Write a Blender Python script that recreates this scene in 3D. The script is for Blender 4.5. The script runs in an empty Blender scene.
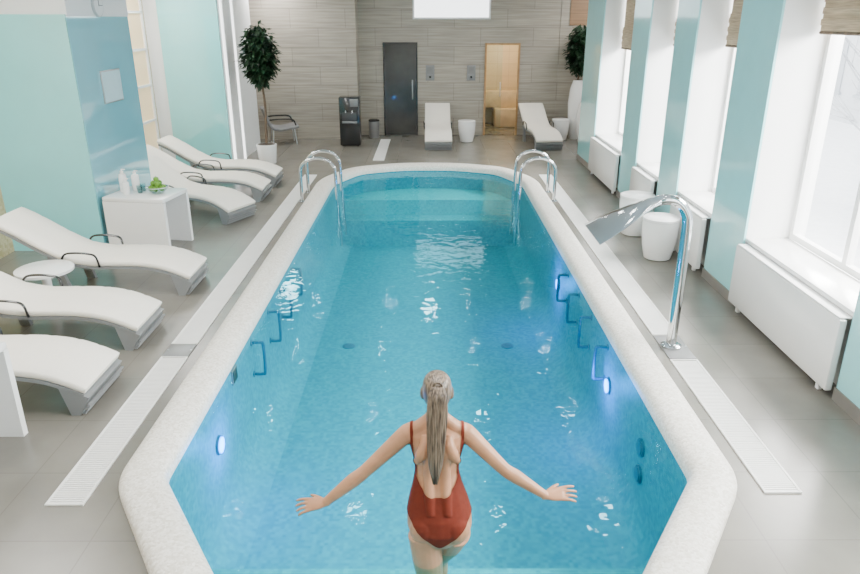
import bpy, bmesh, math, random
from mathutils import Vector as V, Matrix
random.seed(7)
S = bpy.context.scene
C = S.collection
PI = math.pi

# ------------------------------------------------------------------ helpers
def mk(name, bm, m, parent=None, smooth=True, ang=0.7, recalc=True):
    if recalc: bmesh.ops.recalc_face_normals(bm, faces=bm.faces[:])
    me = bpy.data.meshes.new(name); bm.to_mesh(me); bm.free()
    me.materials.append(m)
    for p in me.polygons: p.use_smooth = smooth
    if smooth: me.set_sharp_from_angle(angle=ang)
    o = bpy.data.objects.new(name, me); C.objects.link(o)
    if parent: o.parent = parent
    return o
def tag(o, label=None, cat=None, group=None, kind=None):
    if label: o['label'] = label
    if cat: o['category'] = cat
    if group: o['group'] = group
    if kind: o['kind'] = kind
    return o
def thing(name, label, cat, loc=(0,0,0), rz=0, group=None):
    o = bpy.data.objects.new(name, None); C.objects.link(o)
    o.location = loc; o.rotation_euler = (0,0,rz); o.empty_display_size = .1
    return tag(o, label, cat, group)
def dup(root, loc, rz, label, group=None):
    r = root.copy(); C.objects.link(r); r.location = loc; r.rotation_euler = (0,0,rz)
    r['label'] = label
    if group: r['group'] = group
    for ch in list(root.children):
        c = ch.copy(); C.objects.link(c); c.parent = r
        for g in ch.children:
            d = g.copy(); C.objects.link(d); d.parent = c
    return r
def struct(name, bm, m, parent=None, **k):
    o = mk(name, bm, m, parent, **k)
    o['kind'] = 'structure'
    return o
def box(bm, lo, hi, bev=0, M=None):
    vs = [bm.verts.new((x,y,z)) for x in (lo[0],hi[0]) for y in (lo[1],hi[1]) for z in (lo[2],hi[2])]
    F = [(0,1,3,2),(4,6,7,5),(0,4,5,1),(2,3,7,6),(0,2,6,4),(1,5,7,3)]
    fs = [bm.faces.new([vs[i] for i in f]) for f in F]
    if M:
        for v in vs: v.co = M @ v.co
    if bev:
        es = list({e for f in fs for e in f.edges})
        bmesh.ops.bevel(bm, geom=es, offset=bev, segments=2, profile=.5, affect='EDGES')
def loft(bm, rings, cap=True, closed=False):
    vr = [[bm.verts.new(p) for p in r] for r in rings]
    n = len(vr[0]); m = len(vr)
    for i in range(m if closed else m-1):
        a, b = vr[i], vr[(i+1) % m]
        for j in range(n):
            bm.faces.new((a[j], a[(j+1)%n], b[(j+1)%n], b[j]))
    if cap and not closed:
        bm.faces.new(list(reversed(vr[0]))); bm.faces.new(vr[-1])
    return vr
def catmull(pts, n):
    P = [V(p) for p in pts]; out = []
    m = len(P)-1
    for i in range(m):
        p0 = P[i-1] if i > 0 else P[0]*2-P[1]
        p1, p2 = P[i], P[i+1]
        p3 = P[i+2] if i+2 <= m else P[m]*2-P[m-1]
        for k in range(n):
            t = k/n
            out.append(.5*((2*p1)+(p2-p0)*t+(2*p0-5*p1+4*p2-p3)*t*t+(3*p1-p0-3*p2+p3)*t**3))
    out.append(P[-1].copy())
    return out
def interp(vals, n):
    out = []
    for i in range(len(vals)-1):
        for k in range(n):
            t = k/n; out.append(vals[i]*(1-t)+vals[i+1]*t)
    out.append(vals[-1]); return out
def tube(bm, pts, r, seg=12, flat=1.0, closed=False):
    P = [V(p) for p in pts]; m = len(P)
    R = r if isinstance(r, (list,tuple)) else [r]*m
    rings = []; u = None
    for i in range(m):
        if closed: t = (P[(i+1)%m]-P[i-1]).normalized()
        else: t = (P[min(i+1,m-1)]-P[max(i-1,0)]).normalized()
        if u is None:
            a = V((0,0,1)) if abs(t.z) < .9 else V((1,0,0))
            u = (a - t*a.dot(t)).normalized()
        else:
            u = (u - t*u.dot(t)).normalized()
        w = t.cross(u)
        rings.append([P[i]+(u*math.cos(2*PI*k/seg)*flat+w*math.sin(2*PI*k/seg))*R[i] for k in range(seg)])
    loft(bm, rings, closed=closed)
def lathe(bm, prof, seg=32, c=(0,0,0)):
    c = V(c)
    rings = [[c+V((r*math.cos(2*PI*k/seg), r*math.sin(2*PI*k/seg), z)) for k in range(seg)] for r, z in prof]
    loft(bm, rings)
def disc(bm, c, n, r, h, seg=20):
    n = V(n).normalized(); c = V(c)
    tube(bm, [c, c+n*h], r, seg)
def prism_xz(bm, poly, y0, y1):
    a = [bm.verts.new((x,y0,z)) for x,z in poly]; b = [bm.verts.new((x,y1,z)) for x,z in poly]
    n = len(poly)
    bm.faces.new(a); bm.faces.new(list(reversed(b)))
    for i in range(n): bm.faces.new((a[i], b[i], b[(i+1)%n], a[(i+1)%n]))
def prism_xy(bm, poly, z0, z1):
    a = [bm.verts.new((x,y,z0)) for x,y in poly]; b = [bm.verts.new((x,y,z1)) for x,y in poly]
    n = len(poly)
    bm.faces.new(list(reversed(a))); bm.faces.new(b)
    for i in range(n): bm.faces.new((a[i], a[(i+1)%n], b[(i+1)%n], b[i]))
def ball(bm, c, r, u=16, v=10):
    M = Matrix.Translation(V(c)) @ Matrix.Diagonal((r[0],r[1],r[2],1) if isinstance(r,(tuple,list)) else (r,r,r,1))
    bmesh.ops.create_uvsphere(bm, u_segments=u, v_segments=v, radius=1, matrix=M)
NB = bmesh.new

# ------------------------------------------------------------------ materials
def base(name):
    m = bpy.data.materials.new(name); m.use_nodes = True
    nt = m.node_tree; return m, nt, nt.nodes['Principled BSDF']
def link(nt, a, b): nt.links.new(a, b)
def node(nt, t, **k):
    n = nt.nodes.new(t)
    for a, v in k.items(): setattr(n, a, v)
    return n
def ramp(nt, fac, c0, c1, p0=0., p1=1.):
    r = node(nt, 'ShaderNodeValToRGB')
    r.color_ramp.elements[0].color = (*c0,1); r.color_ramp.elements[1].color = (*c1,1)
    r.color_ramp.elements[0].position = p0; r.color_ramp.elements[1].position = p1
    link(nt, fac, r.inputs[0]); return r.outputs[0]
def mat(name, col, rough=.5, metal=0, var=.05, scale=6, bump=0, spec=.5, emis=None, es=0, stretch=(1,1,1), coat=0, sss=0, cior=1.5):
    m, nt, p = base(name)
    tc = node(nt, 'ShaderNodeTexCoord'); mp = node(nt, 'ShaderNodeMapping'); mp.inputs['Scale'].default_value = stretch
    link(nt, tc.outputs['Object'], mp.inputs[0])
    nz = node(nt, 'ShaderNodeTexNoise'); nz.inputs['Scale'].default_value = scale; nz.inputs['Detail'].default_value = 4
    link(nt, mp.outputs[0], nz.inputs['Vector'])
    c = ramp(nt, nz.outputs['Fac'], [x*(1-var) for x in col], [min(1,x*(1+var)) for x in col], .3, .7)
    link(nt, c, p.inputs['Base Color'])
    p.inputs['Roughness'].default_value = rough; p.inputs['Metallic'].default_value = metal
    p.inputs['Specular IOR Level'].default_value = spec
    p.inputs['Coat Weight'].default_value = coat; p.inputs['Coat IOR'].default_value = cior
    if sss:
        p.inputs['Subsurface Weight'].default_value = sss
        p.inputs['Subsurface Radius'].default_value = (.02,.008,.004)
    if emis: p.inputs['Emission Color'].default_value = (*emis,1); p.inputs['Emission Strength'].default_value = es
    if bump:
        b = node(nt, 'ShaderNodeBump'); b.inputs['Strength'].default_value = bump; b.inputs['Distance'].default_value = .01
        link(nt, nz.outputs['Fac'], b.inputs['Height']); link(nt, b.outputs[0], p.inputs['Normal'])
    return m
def snapmat(name, c0, c1, size, rough=.3, spec=.5):
    m, nt, p = base(name)
    g = node(nt, 'ShaderNodeNewGeometry')
    sn = node(nt, 'ShaderNodeVectorMath', operation='SNAP'); sn.inputs[1].default_value = (size,)*3
    ad = node(nt, 'ShaderNodeVectorMath', operation='ADD'); ad.inputs[1].default_value = (.0031,.0047,.0023)
    link(nt, g.outputs['Position'], ad.inputs[0]); link(nt, ad.outputs[0], sn.inputs[0])
    w = node(nt, 'ShaderNodeTexWhiteNoise'); link(nt, sn.outputs[0], w.inputs['Vector'])
    link(nt, ramp(nt, w.outputs['Value'], c0, c1), p.inputs['Base Color'])
    p.inputs['Roughness'].default_value = rough; p.inputs['Specular IOR Level'].default_value = spec
    return m
def tilemat(name, c1, c2, cm, w, h, mortar, rough, vert=False, streak=0, off=0):
    m, nt, p = base(name)
    g = node(nt, 'ShaderNodeNewGeometry'); sp = node(nt, 'ShaderNodeSeparateXYZ'); cb = node(nt, 'ShaderNodeCombineXYZ')
    link(nt, g.outputs['Position'], sp.inputs[0])
    link(nt, sp.outputs[0], cb.inputs[0]); link(nt, sp.outputs[2 if vert else 1], cb.inputs[1])
    br = node(nt, 'ShaderNodeTexBrick', offset=off)
    br.inputs['Scale'].default_value = 1; br.inputs['Brick Width'].default_value = w; br.inputs['Row Height'].default_value = h
    br.inputs['Mortar Size'].default_value = mortar
    br.inputs['Color1'].default_value = (*c1,1); br.inputs['Color2'].default_value = (*c2,1); br.inputs['Mortar'].default_value = (*cm,1)
    link(nt, cb.outputs[0], br.inputs['Vector'])
    mp = node(nt, 'ShaderNodeMapping'); mp.inputs['Scale'].default_value = (1.2, 28, 1) if streak else (2.5,2.5,1)
    link(nt, cb.outputs[0], mp.inputs[0])
    nz = node(nt, 'ShaderNodeTexNoise'); nz.inputs['Scale'].default_value = 1; nz.inputs['Detail'].default_value = 5
    link(nt, mp.outputs[0], nz.inputs['Vector'])
    k = streak if streak else .18
    f = ramp(nt, nz.outputs['Fac'], (1-k,)*3, (1,1,1), .3, .7)
    mx = node(nt, 'ShaderNodeMixRGB', blend_type='MULTIPLY'); mx.inputs[0].default_value = 1
    link(nt, br.outputs[0], mx.inputs[1]); link(nt, f, mx.inputs[2]); link(nt, mx.outputs[0], p.inputs['Base Color'])
    p.inputs['Roughness'].default_value = rough
    return m
M_floor = tilemat('grey_floor_tile', (.218,.205,.175), (.203,.191,.163), (.168,.158,.135), .6, .6, .004, .25)
M_backtile = tilemat('streaked_stone_tile', (.48,.435,.36), (.43,.39,.325), (.31,.28,.235), 1.2, .4, .007, .45, vert=True, streak=.36, off=.5)
M_wood = tilemat('brown_wood_panel', (.32,.19,.10), (.28,.16,.08), (.2,.12,.06), 1.2, .3, .003, .45, vert=True, streak=.3)
M_gold = snapmat('gold_mosaic', (.46,.37,.18), (.62,.53,.32), .03, .35)
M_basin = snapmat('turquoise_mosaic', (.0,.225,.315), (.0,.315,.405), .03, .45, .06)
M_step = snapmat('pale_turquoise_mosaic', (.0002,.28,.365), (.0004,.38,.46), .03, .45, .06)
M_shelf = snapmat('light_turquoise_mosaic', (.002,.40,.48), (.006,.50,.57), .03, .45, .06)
M_white = mat('white_paint', (.875,.88,.875), .5, var=.01)
M_whitegloss = mat('white_gloss', (.88,.88,.87), .18, var=.01)
M_teal = mat('teal_paint', (.33,.75,.78), .15, var=.02, coat=.5)
M_tealglass = mat('teal_glass_panel', (.25,.715,.735), .02, var=.10, scale=.7, coat=1, cior=1.8)  # broad tonal noise in the colour stands in for glassy reflections
M_blue = mat('sky_blue_gloss_panel', (.25,.67,.78), .03, var=.05, scale=.8, coat=1, cior=1.8)
M_ceiling = mat('ceiling_white', (.60,.62,.63), .7, var=.01)
M_chrome = mat('chrome', (.58,.60,.62), .07, 1, var=.02)
M_steel = mat('brushed_steel', (.62,.64,.65), .28, 1, var=.04, scale=20)
M_bar = mat('blue_tinted_metal', (.010,.14,.235), .35, .3, var=.04, scale=20)
M_jet = mat('blue_jet_plastic', (.008,.12,.20), .4, var=.04)
M_alum = mat('grey_lounger_frame', (.25,.26,.265), .4, .2, var=.04)
M_dark = mat('black_plastic', (.010,.010,.011), .22, var=.1, coat=.5)
M_cushion = mat('white_lounger_fabric', (.88,.835,.75), .8, var=.02, scale=60, bump=.05)
M_base = mat('grey_skirting', (.20,.185,.17), .4, var=.05)
M_grate = mat('white_grating', (.80,.795,.77), .45, var=.03)
M_plate = mat('steel_cover', (.26,.26,.26), .35, .3, var=.05)
M_cooler = mat('dark_grey_plastic', (.06,.06,.065), .3, var=.05)
M_glassdoor = mat('smoked_glass', (.055,.053,.048), .22, var=.4, scale=1.5, coat=.2)
M_blind = mat('woven_bamboo_blind', (.42,.32,.21), .7, var=.3, scale=14, stretch=(.3,.3,8))
M_leaf = mat('dark_leaf', (.008,.034,.012), .5, var=.5, scale=9)
M_bark = mat('bark', (.12,.08,.05), .8, var=.3, scale=20)
M_frost = mat('frosted_bark', (.33,.345,.37), .8, var=.2, scale=20)
M_soil = mat('dark_soil', (.04,.03,.02), .9, var=.4, scale=30)
M_apple = mat('green_apple', (.17,.36,.04), .3, var=.25, scale=10)
M_skin = mat('skin', (.475,.235,.125), .45, var=.10, scale=14, sss=.04)
M_suit = mat('rust_red_swimsuit', (.150,.024,.012), .75, var=.08, scale=40, spec=.2)
def hairmat():
    m, nt, p = base('ash_blonde_hair')
    tc = node(nt,'ShaderNodeTexCoord'); mp = node(nt,'ShaderNodeMapping'); mp.inputs['Scale'].default_value=(10,4,.35)
    link(nt, tc.outputs['Object'], mp.inputs[0])
    nz = node(nt,'ShaderNodeTexNoise'); nz.inputs['Scale'].default_value=14; nz.inputs['Detail'].default_value=3
    link(nt, mp.outputs[0], nz.inputs['Vector'])
    link(nt, ramp(nt, nz.outputs['Fac'], (.042,.029,.020), (.29,.215,.15), .36, .68), p.inputs['Base Color'])
    p.inputs['Roughness'].default_value=.42
    b = node(nt,'ShaderNodeBump'); b.inputs['Strength'].default_value=.25; b.inputs['Distance'].default_value=.004
    link(nt, nz.outputs['Fac'], b.inputs['Height']); link(nt, b.outputs[0], p.inputs['Normal'])
    return m
M_hair = hairmat()
M_grey = mat('grey_chair_fabric', (.22,.22,.22), .7, var=.1)
M_paper = mat('pale_notice_paper', (.62,.84,.89), .4, var=.02)
M_black = mat('ink_black', (.02,.02,.02), .5)
M_lip = mat('lip', (.55,.22,.2), .4)
M_eye = mat('eye_white', (.85,.85,.83), .2)
M_iris = mat('iris', (.08,.12,.16), .2)
M_snow = mat('snowy_ground', (.82,.84,.86), .9)
M_facade = mat('pale_facade', (.52,.54,.56), .8)
M_facadewin = mat('facade_window', (.34,.37,.40), .3)
M_warm = tilemat('beige_room_tile', (.68,.57,.40), (.64,.53,.37), (.54,.44,.30), .3, .3, .006, .4, vert=True, streak=.06)
M_bench = mat('beige_bench', (.62,.51,.35), .5, var=.1)
M_woodframe = mat('warm_wood_frame', (.40,.24,.11), .4, var=.15, scale=12)
def emit(name, col, s):
    m, nt, p = base(name); p.inputs['Base Color'].default_value = (*col,1)
    p.inputs['Emission Color'].default_value = (*col,1); p.inputs['Emission Strength'].default_value = s
    nz = node(nt, 'ShaderNodeTexNoise'); nz.inputs['Scale'].default_value = 5
    link(nt, nz.outputs['Fac'], p.inputs['Roughness']); return m
M_lamp = emit('lamp_diffuser', (1,.97,.92), 80)
M_led = emit('led_strip', (1,1,1), 3)
M_screen = emit('bright_pane', (.95,.98,1), 3.2)
M_bluelight = emit('blue_pool_light', (.015,.25,1), 16)
def pebbles():
    m, nt, p = base('white_pebble_rim')
    g = node(nt, 'ShaderNodeNewGeometry'); vo = node(nt, 'ShaderNodeTexVoronoi'); vo.inputs['Scale'].default_value = 75
    link(nt, g.outputs['Position'], vo.inputs['Vector'])
    sp = node(nt, 'ShaderNodeSeparateColor'); link(nt, vo.outputs['Color'], sp.inputs[0])
    link(nt, ramp(nt, sp.outputs[0], (.64,.60,.52), (.90,.87,.81)), p.inputs['Base Color'])
    b = node(nt, 'ShaderNodeBump'); b.inputs['Strength'].default_value = .3; b.inputs['Distance'].default_value = .004
    b.invert = True
    link(nt, vo.outputs['Distance'], b.inputs['Height']); link(nt, b.outputs[0], p.inputs['Normal'])
    p.inputs['Roughness'].default_value = .45; return m
M_rim = pebbles()
def schlick(nt, normal=None, f1=.98):
    lw = node(nt, 'ShaderNodeLayerWeight'); lw.inputs[0].default_value = .5
    if normal: link(nt, normal, lw.inputs['Normal'])
    pw = node(nt, 'ShaderNodeMath', operation='POWER'); pw.inputs[1].default_value = 5
    link(nt, lw.outputs['Facing'], pw.inputs[0])
    ma = node(nt, 'ShaderNodeMath', operation='MULTIPLY_ADD'); ma.inputs[1].default_value = f1; ma.inputs[2].default_value = .02
    link(nt, pw.outputs[0], ma.inputs[0]); return ma.outputs[0]
def watermat():
    m, nt, p = base('pool_water'); nt.nodes.remove(p)
    out = nt.nodes['Material Output']
    tr = node(nt, 'ShaderNodeBsdfTransparent'); tr.inputs[0].default_value = (.72,.99,.995,1)
    gl = node(nt, 'ShaderNodeBsdfGlossy'); gl.inputs['Roughness'].default_value = .015; gl.inputs[0].default_value = (.42,.88,1,1)
    g = node(nt, 'ShaderNodeNewGeometry')
    n1 = node(nt, 'ShaderNodeTexNoise'); n1.inputs['Scale'].default_value = 5.4; n1.inputs['Detail'].default_value = 2; n1.inputs['Distortion'].default_value = .7
    link(nt, g.outputs['Position'], n1.inputs['Vector'])
    b = node(nt, 'ShaderNodeBump'); b.inputs['Strength'].default_value = .16; b.inputs['Distance'].default_value = .03
    link(nt, n1.outputs['Fac'], b.inputs['Height'])
    link(nt, b.outputs[0], gl.inputs['Normal'])
    mx = node(nt, 'ShaderNodeMixShader'); link(nt, schlick(nt, b.outputs[0], .70), mx.inputs[0]); link(nt, tr.outputs[0], mx.inputs[1]); link(nt, gl.outputs[0], mx.inputs[2])
    link(nt, mx.outputs[0], out.inputs[0]); return m
M_water = watermat()
def glassmat(name, tint):
    m, nt, p = base(name); nt.nodes.remove(p); out = nt.nodes['Material Output']
    tr = node(nt, 'ShaderNodeBsdfTransparent'); tr.inputs[0].default_value = (*tint,1)
    gl = node(nt, 'ShaderNodeBsdfGlossy'); gl.inputs['Roughness'].default_value = .03
    mx = node(nt, 'ShaderNodeMixShader'); link(nt, schlick(nt), mx.inputs[0]); link(nt, tr.outputs[0], mx.inputs[1]); link(nt, gl.outputs[0], mx.inputs[2])
    link(nt, mx.outputs[0], out.inputs[0]); return m
M_glass = glassmat('window_glass', (.98,.99,.99))
M_bowl = glassmat('bowl_glass', (.80,.90,.90))

# ------------------------------------------------------------------ pool outline
Rh = [(.74,1.75,.2),(1.85,3.45,.15),(1.85,11.7,.35),(1.42,12.72,.34),(.55,13.12,.35)]
ctrl = Rh + [(-x,y,d) for x,y,d in reversed(Rh)]
def fillet(ctrl, n=8):
    out = []; m = len(ctrl)
    for i in range(m):
        p = V(ctrl[i][:2]); a = V(ctrl[i-1][:2]); b = V(ctrl[(i+1)%m][:2]); d = ctrl[i][2]
        s = p+(a-p).normalized()*d; e = p+(b-p).normalized()*d
        for k in range(n+1):
            t = k/n; out.append(s*(1-t)**2+p*2*t*(1-t)+e*t*t)
    return out
OUT = fillet(ctrl)
def offset(poly, d):
    m = len(poly); r = []
    for i in range(m):
        e1 = (poly[i]-poly[i-1]).normalized(); e2 = (poly[(i+1)%m]-poly[i]).normalized()
        n1 = V((-e1.y,e1.x)); n2 = V((-e2.y,e2.x))
        r.append(poly[i]+(n1+n2)/(1+n1.dot(n2))*d)
    return r
RW = .27
INN = offset(OUT, RW)
def halfw(y, poly=INN):
    best = 0; m = len(poly)
    for i in range(m):
        a, b = poly[i], poly[(i+1)%m]
        if (a.y-y)*(b.y-y) <= 0 and a.y != b.y:
            best = max(best, a.x+(b.x-a.x)*(y-a.y)/(b.y-a.y))
    return best
ymin = min(p.y for p in INN); ymax = max(p.y for p in INN)
ZW = -.04

# ------------------------------------------------------------------ room shell
bm = NB()
def loopedges(pts, z):
    vs = [bm.verts.new((p[0],p[1],z)) for p in pts]
    return [bm.edges.new((vs[i], vs[(i+1)%len(vs)])) for i in range(len(vs))]
E = loopedges([(-5.0,-3),(4.3,-3),(4.3,17),(-5.0,17)], 0) + loopedges(offset(OUT,.12), 0)
bmesh.ops.triangle_fill(bm, use_beauty=True, use_dissolve=False, edges=E)
for f in bm.faces:
    if f.normal.z < 0: f.normal_flip()
struct('floor', bm, M_floor, smooth=False, recalc=False)
bm = NB(); box(bm, (-5.2,-3.2,3.4), (4.5,17.2,3.5)); struct('ceiling', bm, M_ceiling, smooth=False)

# back wall with a lit doorway
bm = NB()
YB = 16.9
box(bm, (-1.58,YB,0), (1.31,YB+.2,3.4)); box(bm, (2.11,YB,0), (3.0,YB+.2,3.4)); box(bm, (1.31,YB,2.05), (2.11,YB+.2,3.4))
box(bm, (-5.0,16.3,0), (-1.58,YB+.2,3.4))
struct('wall_back', bm, M_backtile, smooth=False)
bm = NB(); box(bm, (3.0,YB-.02,0), (4.3,YB+.2,3.4)); struct('wall_back_right', bm, M_backtile, smooth=False)
bm = NB(); box(bm, (3.2,YB-.05,2.45), (4.2,YB-.02,3.4)); struct('trim_1', bm, M_wood, smooth=False)
bm = NB()
box(bm, (1.0,19.0,0), (2.6,19.1,2.6)); box(bm, (.9,17.1,0), (1.0,19.1,2.6)); box(bm, (2.6,17.1,0), (2.7,19.1,2.6)); box(bm, (.9,17.1,2.6), (2.7,19.1,2.7))
struct('wall_steam_room', bm, M_warm, smooth=False)
bm = NB(); box(bm, (1.7,18.2,0), (2.58,18.98,.45),.02); box(bm, (1.02,18.5,.45), (2.58,18.98,.85),.02)
tag(mk('bench',bm,M_bench),'beige bench inside the lit doorway','bench')
bm = NB(); box(bm, (1.0,16.95,-.05), (2.6,19.0,0)); struct('floor_steam_room', bm, M_floor, smooth=False)
def doorframe(x0,x1,z1,y,w,m,name):
    b = NB(); box(b,(x0-w,y-.03,0),(x0,y+.02,z1+w)); box(b,(x1,y-.03,0),(x1+w,y+.02,z1+w)); box(b,(x0,y-.03,z1),(x1,y+.02,z1+w))
    return struct(name,b,m,smooth=False)
d1 = doorframe(-1.0,-.27,2.06,YB-.005,.03,M_dark,'door_1')
bm = NB(); box(bm,(-1.0,YB-.03,.01),(-.27,YB-.01,2.06)); mk('door_panel',bm,M_glassdoor,d1,smooth=False)
bm = NB(); tube(bm,catmull([(-.36,YB-.03,.85),(-.36,YB-.07,.87),(-.36,YB-.07,1.23),(-.36,YB-.03,1.25)],4),.014,8); mk('door_handle',bm,M_steel,d1)
d2 = doorframe(1.35,2.07,2.03,YB-.005,.045,M_woodframe,'door_2')
bm = NB(); bm.faces.new([bm.verts.new(p) for p in ((1.36,YB+.03,.02),(1.72,YB+.03,.02),(1.72,YB+.03,2.03),(1.36,YB+.03,2.03))]); mk('door_panel',bm,M_bowl,d2,smooth=False)
bm = NB(); tube(bm,catmull([(1.68,YB+.02,.9),(1.68,YB-.03,.92),(1.68,YB-.03,1.18),(1.68,YB+.02,1.2)],4),.014,8); mk('door_handle',bm,M_steel,d2)
# bright high window in back wall
bm = NB(); x0,x1,z0,z1 = -.30,1.37,2.62,3.15
box(bm,(x0-.04,YB-.05,z0-.04),(x1+.04,YB-.001,z0)); box(bm,(x0-.04,YB-.05,z1),(x1+.04,YB-.001,z1+.04)); box(bm,(x0-.04,YB-.05,z0),(x0,YB-.001,z1)); box(bm,(x1,YB-.05,z0),(x1+.04,YB-.001,z1))
w = struct('window_1', bm, M_white, smooth=False)
bm = NB(); box(bm,(x0,YB-.03,z0),(x1,YB-.005,z1)); mk('pane',bm,M_screen,w,smooth=False)
# near wall, behind the camera
bm = NB(); box(bm,(-5.2,-3.2,0),(4.5,-3,3.4)); struct('wall_front',bm,M_white,smooth=False)
# left wall and its projecting blocks
bm = NB(); box(bm,(-5.2,-3,0),(-4.95,17,3.4)); struct('wall_left',bm,M_gold,smooth=False)
YA0, YA1, XA = 8.02, 9.66, -3.86
bm = NB(); box(bm,(-4.95,YA0,0),(XA,YA1,2.62)); struct('wall_left_block',bm,M_blue,smooth=False)
bm = NB(); box(bm,(-4.95,YA0-.025,.0),(XA-.004,YA0-.001,2.64)); struct('wall_left_glass',bm,M_tealglass,smooth=False)
bm = NB(); box(bm,(-4.95,YA0,2.62),(XA+.01,YA1,3.4)); struct('wall_left_soffit',bm,M_white,smooth=False)
bm = NB(); box(bm,(-4.95,13.1,0),(-3.63,15.3,3.4)); struct('wall_left_rear',bm,M_white,smooth=False)
bm = NB(); box(bm,(-4.7,13.06,.0),(-3.66,13.099,3.4)); struct('trim_2',bm,M_tealglass,smooth=False)
for (a,b,lab) in ((13.12,13.24,'glowing white vertical light strip at the corner beside the far teal panel'),(13.85,13.95,'thin glowing white vertical light strip in the middle of the rear left wall end')):
    bm = NB(); box(bm,(-3.6295,a,0.0),(-3.612,b,3.3)); tag(mk('light_strip',bm,M_led,None,smooth=False),lab,'light strip')
# left window with cream blind between the blocks
bm = NB()
for y in (9.73,10.5,11.3,12.1,12.9): box(bm,(-4.95,y-.03,.3),(-4.9,y+.03,3.2))
for z in (.3,.9,1.5,2.1,2.7,3.2): box(bm,(-4.95,9.7,z-.02),(-4.9,12.9,z+.02))
w = struct('window_2',bm,M_white,smooth=False)
bm = NB(); box(bm,(-4.949,9.7,.3),(-4.93,12.9,3.2)); mk('pane',bm,emit('cream_pane',(.70,.52,.30),1.0),w,smooth=False)
# right window wall
XR, XG = 2.98, 3.38
piers = [(-3,1.6),(3.7,4.47),(6.28,7.08),(8.2,8.9),(9.95,10.75),(12.6,13.9)]
bm = NB()
for a,b in piers: box(bm,(XR,a,0),(XG+.15,b,3.4))
bays = [(1.6,3.7),(4.47,6.28),(7.08,8.2),(8.9,9.95),(10.75,12.6)]  # first bay lies out of view, its window added to let in more daylight
for a,b in bays:
    box(bm,(XR+.12,a,0),(XG+.15,b,.64)); box(bm,(XG-.1,a,3.1),(XG+.15,b,3.4))
struct('wall_right',bm,M_white,smooth=False)
bm = NB(); box(bm,(XG,13.9,0),(4.3,14.0,3.4)); box(bm,(4.3,13.9,0),(4.4,17,3.4)); struct('wall_right_rear',bm,M_white,smooth=False)
for i,(a,b) in enumerate(piers):
    bm = NB(); box(bm,(XR-.02,a+.001,.1),(XR-.0005,b-.001,3.4)); struct('trim_%d'%(i+3),bm,M_teal,smooth=False)
    bm = NB(); box(bm,(XR-.03,a-.01,0),(XR-.0005,b+.01,.1)); struct('baseboard_right' if i==0 else 'baseboard_right_%d'%i,bm,M_base,smooth=False)
zb = [2.5,2.5,2.33,2.28,2.14]
blabels = ['brown woven roman blind at the window nearest the camera','brown woven roman blind over the big near right window','brown woven roman blind over the second right window back, behind the near teal pier','brown woven roman blind over the third right window back','brown woven roman blind over the farthest right window']
rlabels = [None,'long white radiator panel under the big near right window','white radiator panel behind the nearer white drum stool','white radiator panel behind the farther white drum stool','white radiator panel under the farthest right window']
for i,(a,b) in enumerate(bays):
    bm = NB(); box(bm,(XR-.0,a+.002,.64),(XG,b-.002,.68),.008); struct('trim_%d'%(i+10),bm,M_whitegloss)
    bm = NB(); fw=.055
    for y in (a,b-fw): box(bm,(XG,y,.68),(XG+.06,y+fw,3.1))
    for z in (.68,3.1-fw): box(bm,(XG,a+fw,z),(XG+.06,b-fw,z+fw))
    if b-a>1.5: box(bm,(XG,(a+b)/2-.03,.68+fw),(XG+.06,(a+b)/2+.03,3.1-fw))
    w = struct('window_%d'%(i+3),bm,M_whitegloss,smooth=False)
    bm = NB(); bm.faces.new([bm.verts.new(p) for p in ((XG+.03,a+fw,.68+fw),(XG+.03,b-fw,.68+fw),(XG+.03,b-fw,3.1-fw),(XG+.03,a+fw,3.1-fw))]); mk('pane',bm,M_glass,w,smooth=False)
    if i == 0: continue
    t = thing('roman_blind',blabels[i],'blind',(XG-.07,(a+b)/2,zb[i]),0)
    L=(b-a)/2-.04; bm = NB(); n=7; H=3.08-zb[i]
    for k in range(n):
        z=k*.045; box(bm,(-.02-.01*(k%2),-L,z),(.02,L,z+.05))
    box(bm,(-.008,-L,n*.045),(.008,L,H)); mk('blind_slats',bm,M_blind,t,smooth=False)
    bm = NB(); tube(bm,[(-.015,-L,-.012),(-.015,L,-.012)],.014,8); mk('bottom_rail',bm,M_bark,t)
    t = thing('radiator',rlabels[i],'radiator',(XR-.06,(a+b)/2,0),0)
    L=(b-a)/2-.02
    if i in (2,3): L-=.04
    bm = NB(); box(bm,(-.03,-L,.06),(.025,L,.62),.012); mk('front_panel',bm,M_whitegloss,t)
    bm = NB(); box(bm,(-.025,-L+.02,.62),(.14,L-.02,.635),.004); mk('top_grille',bm,M_white,t)
    for s in (-1,1):
        bm = NB(); box(bm,(-.0,s*(L-.15)-.02,0),(.03,s*(L-.15)+.02,.08)); mk('leg',bm,M_white,t)
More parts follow.
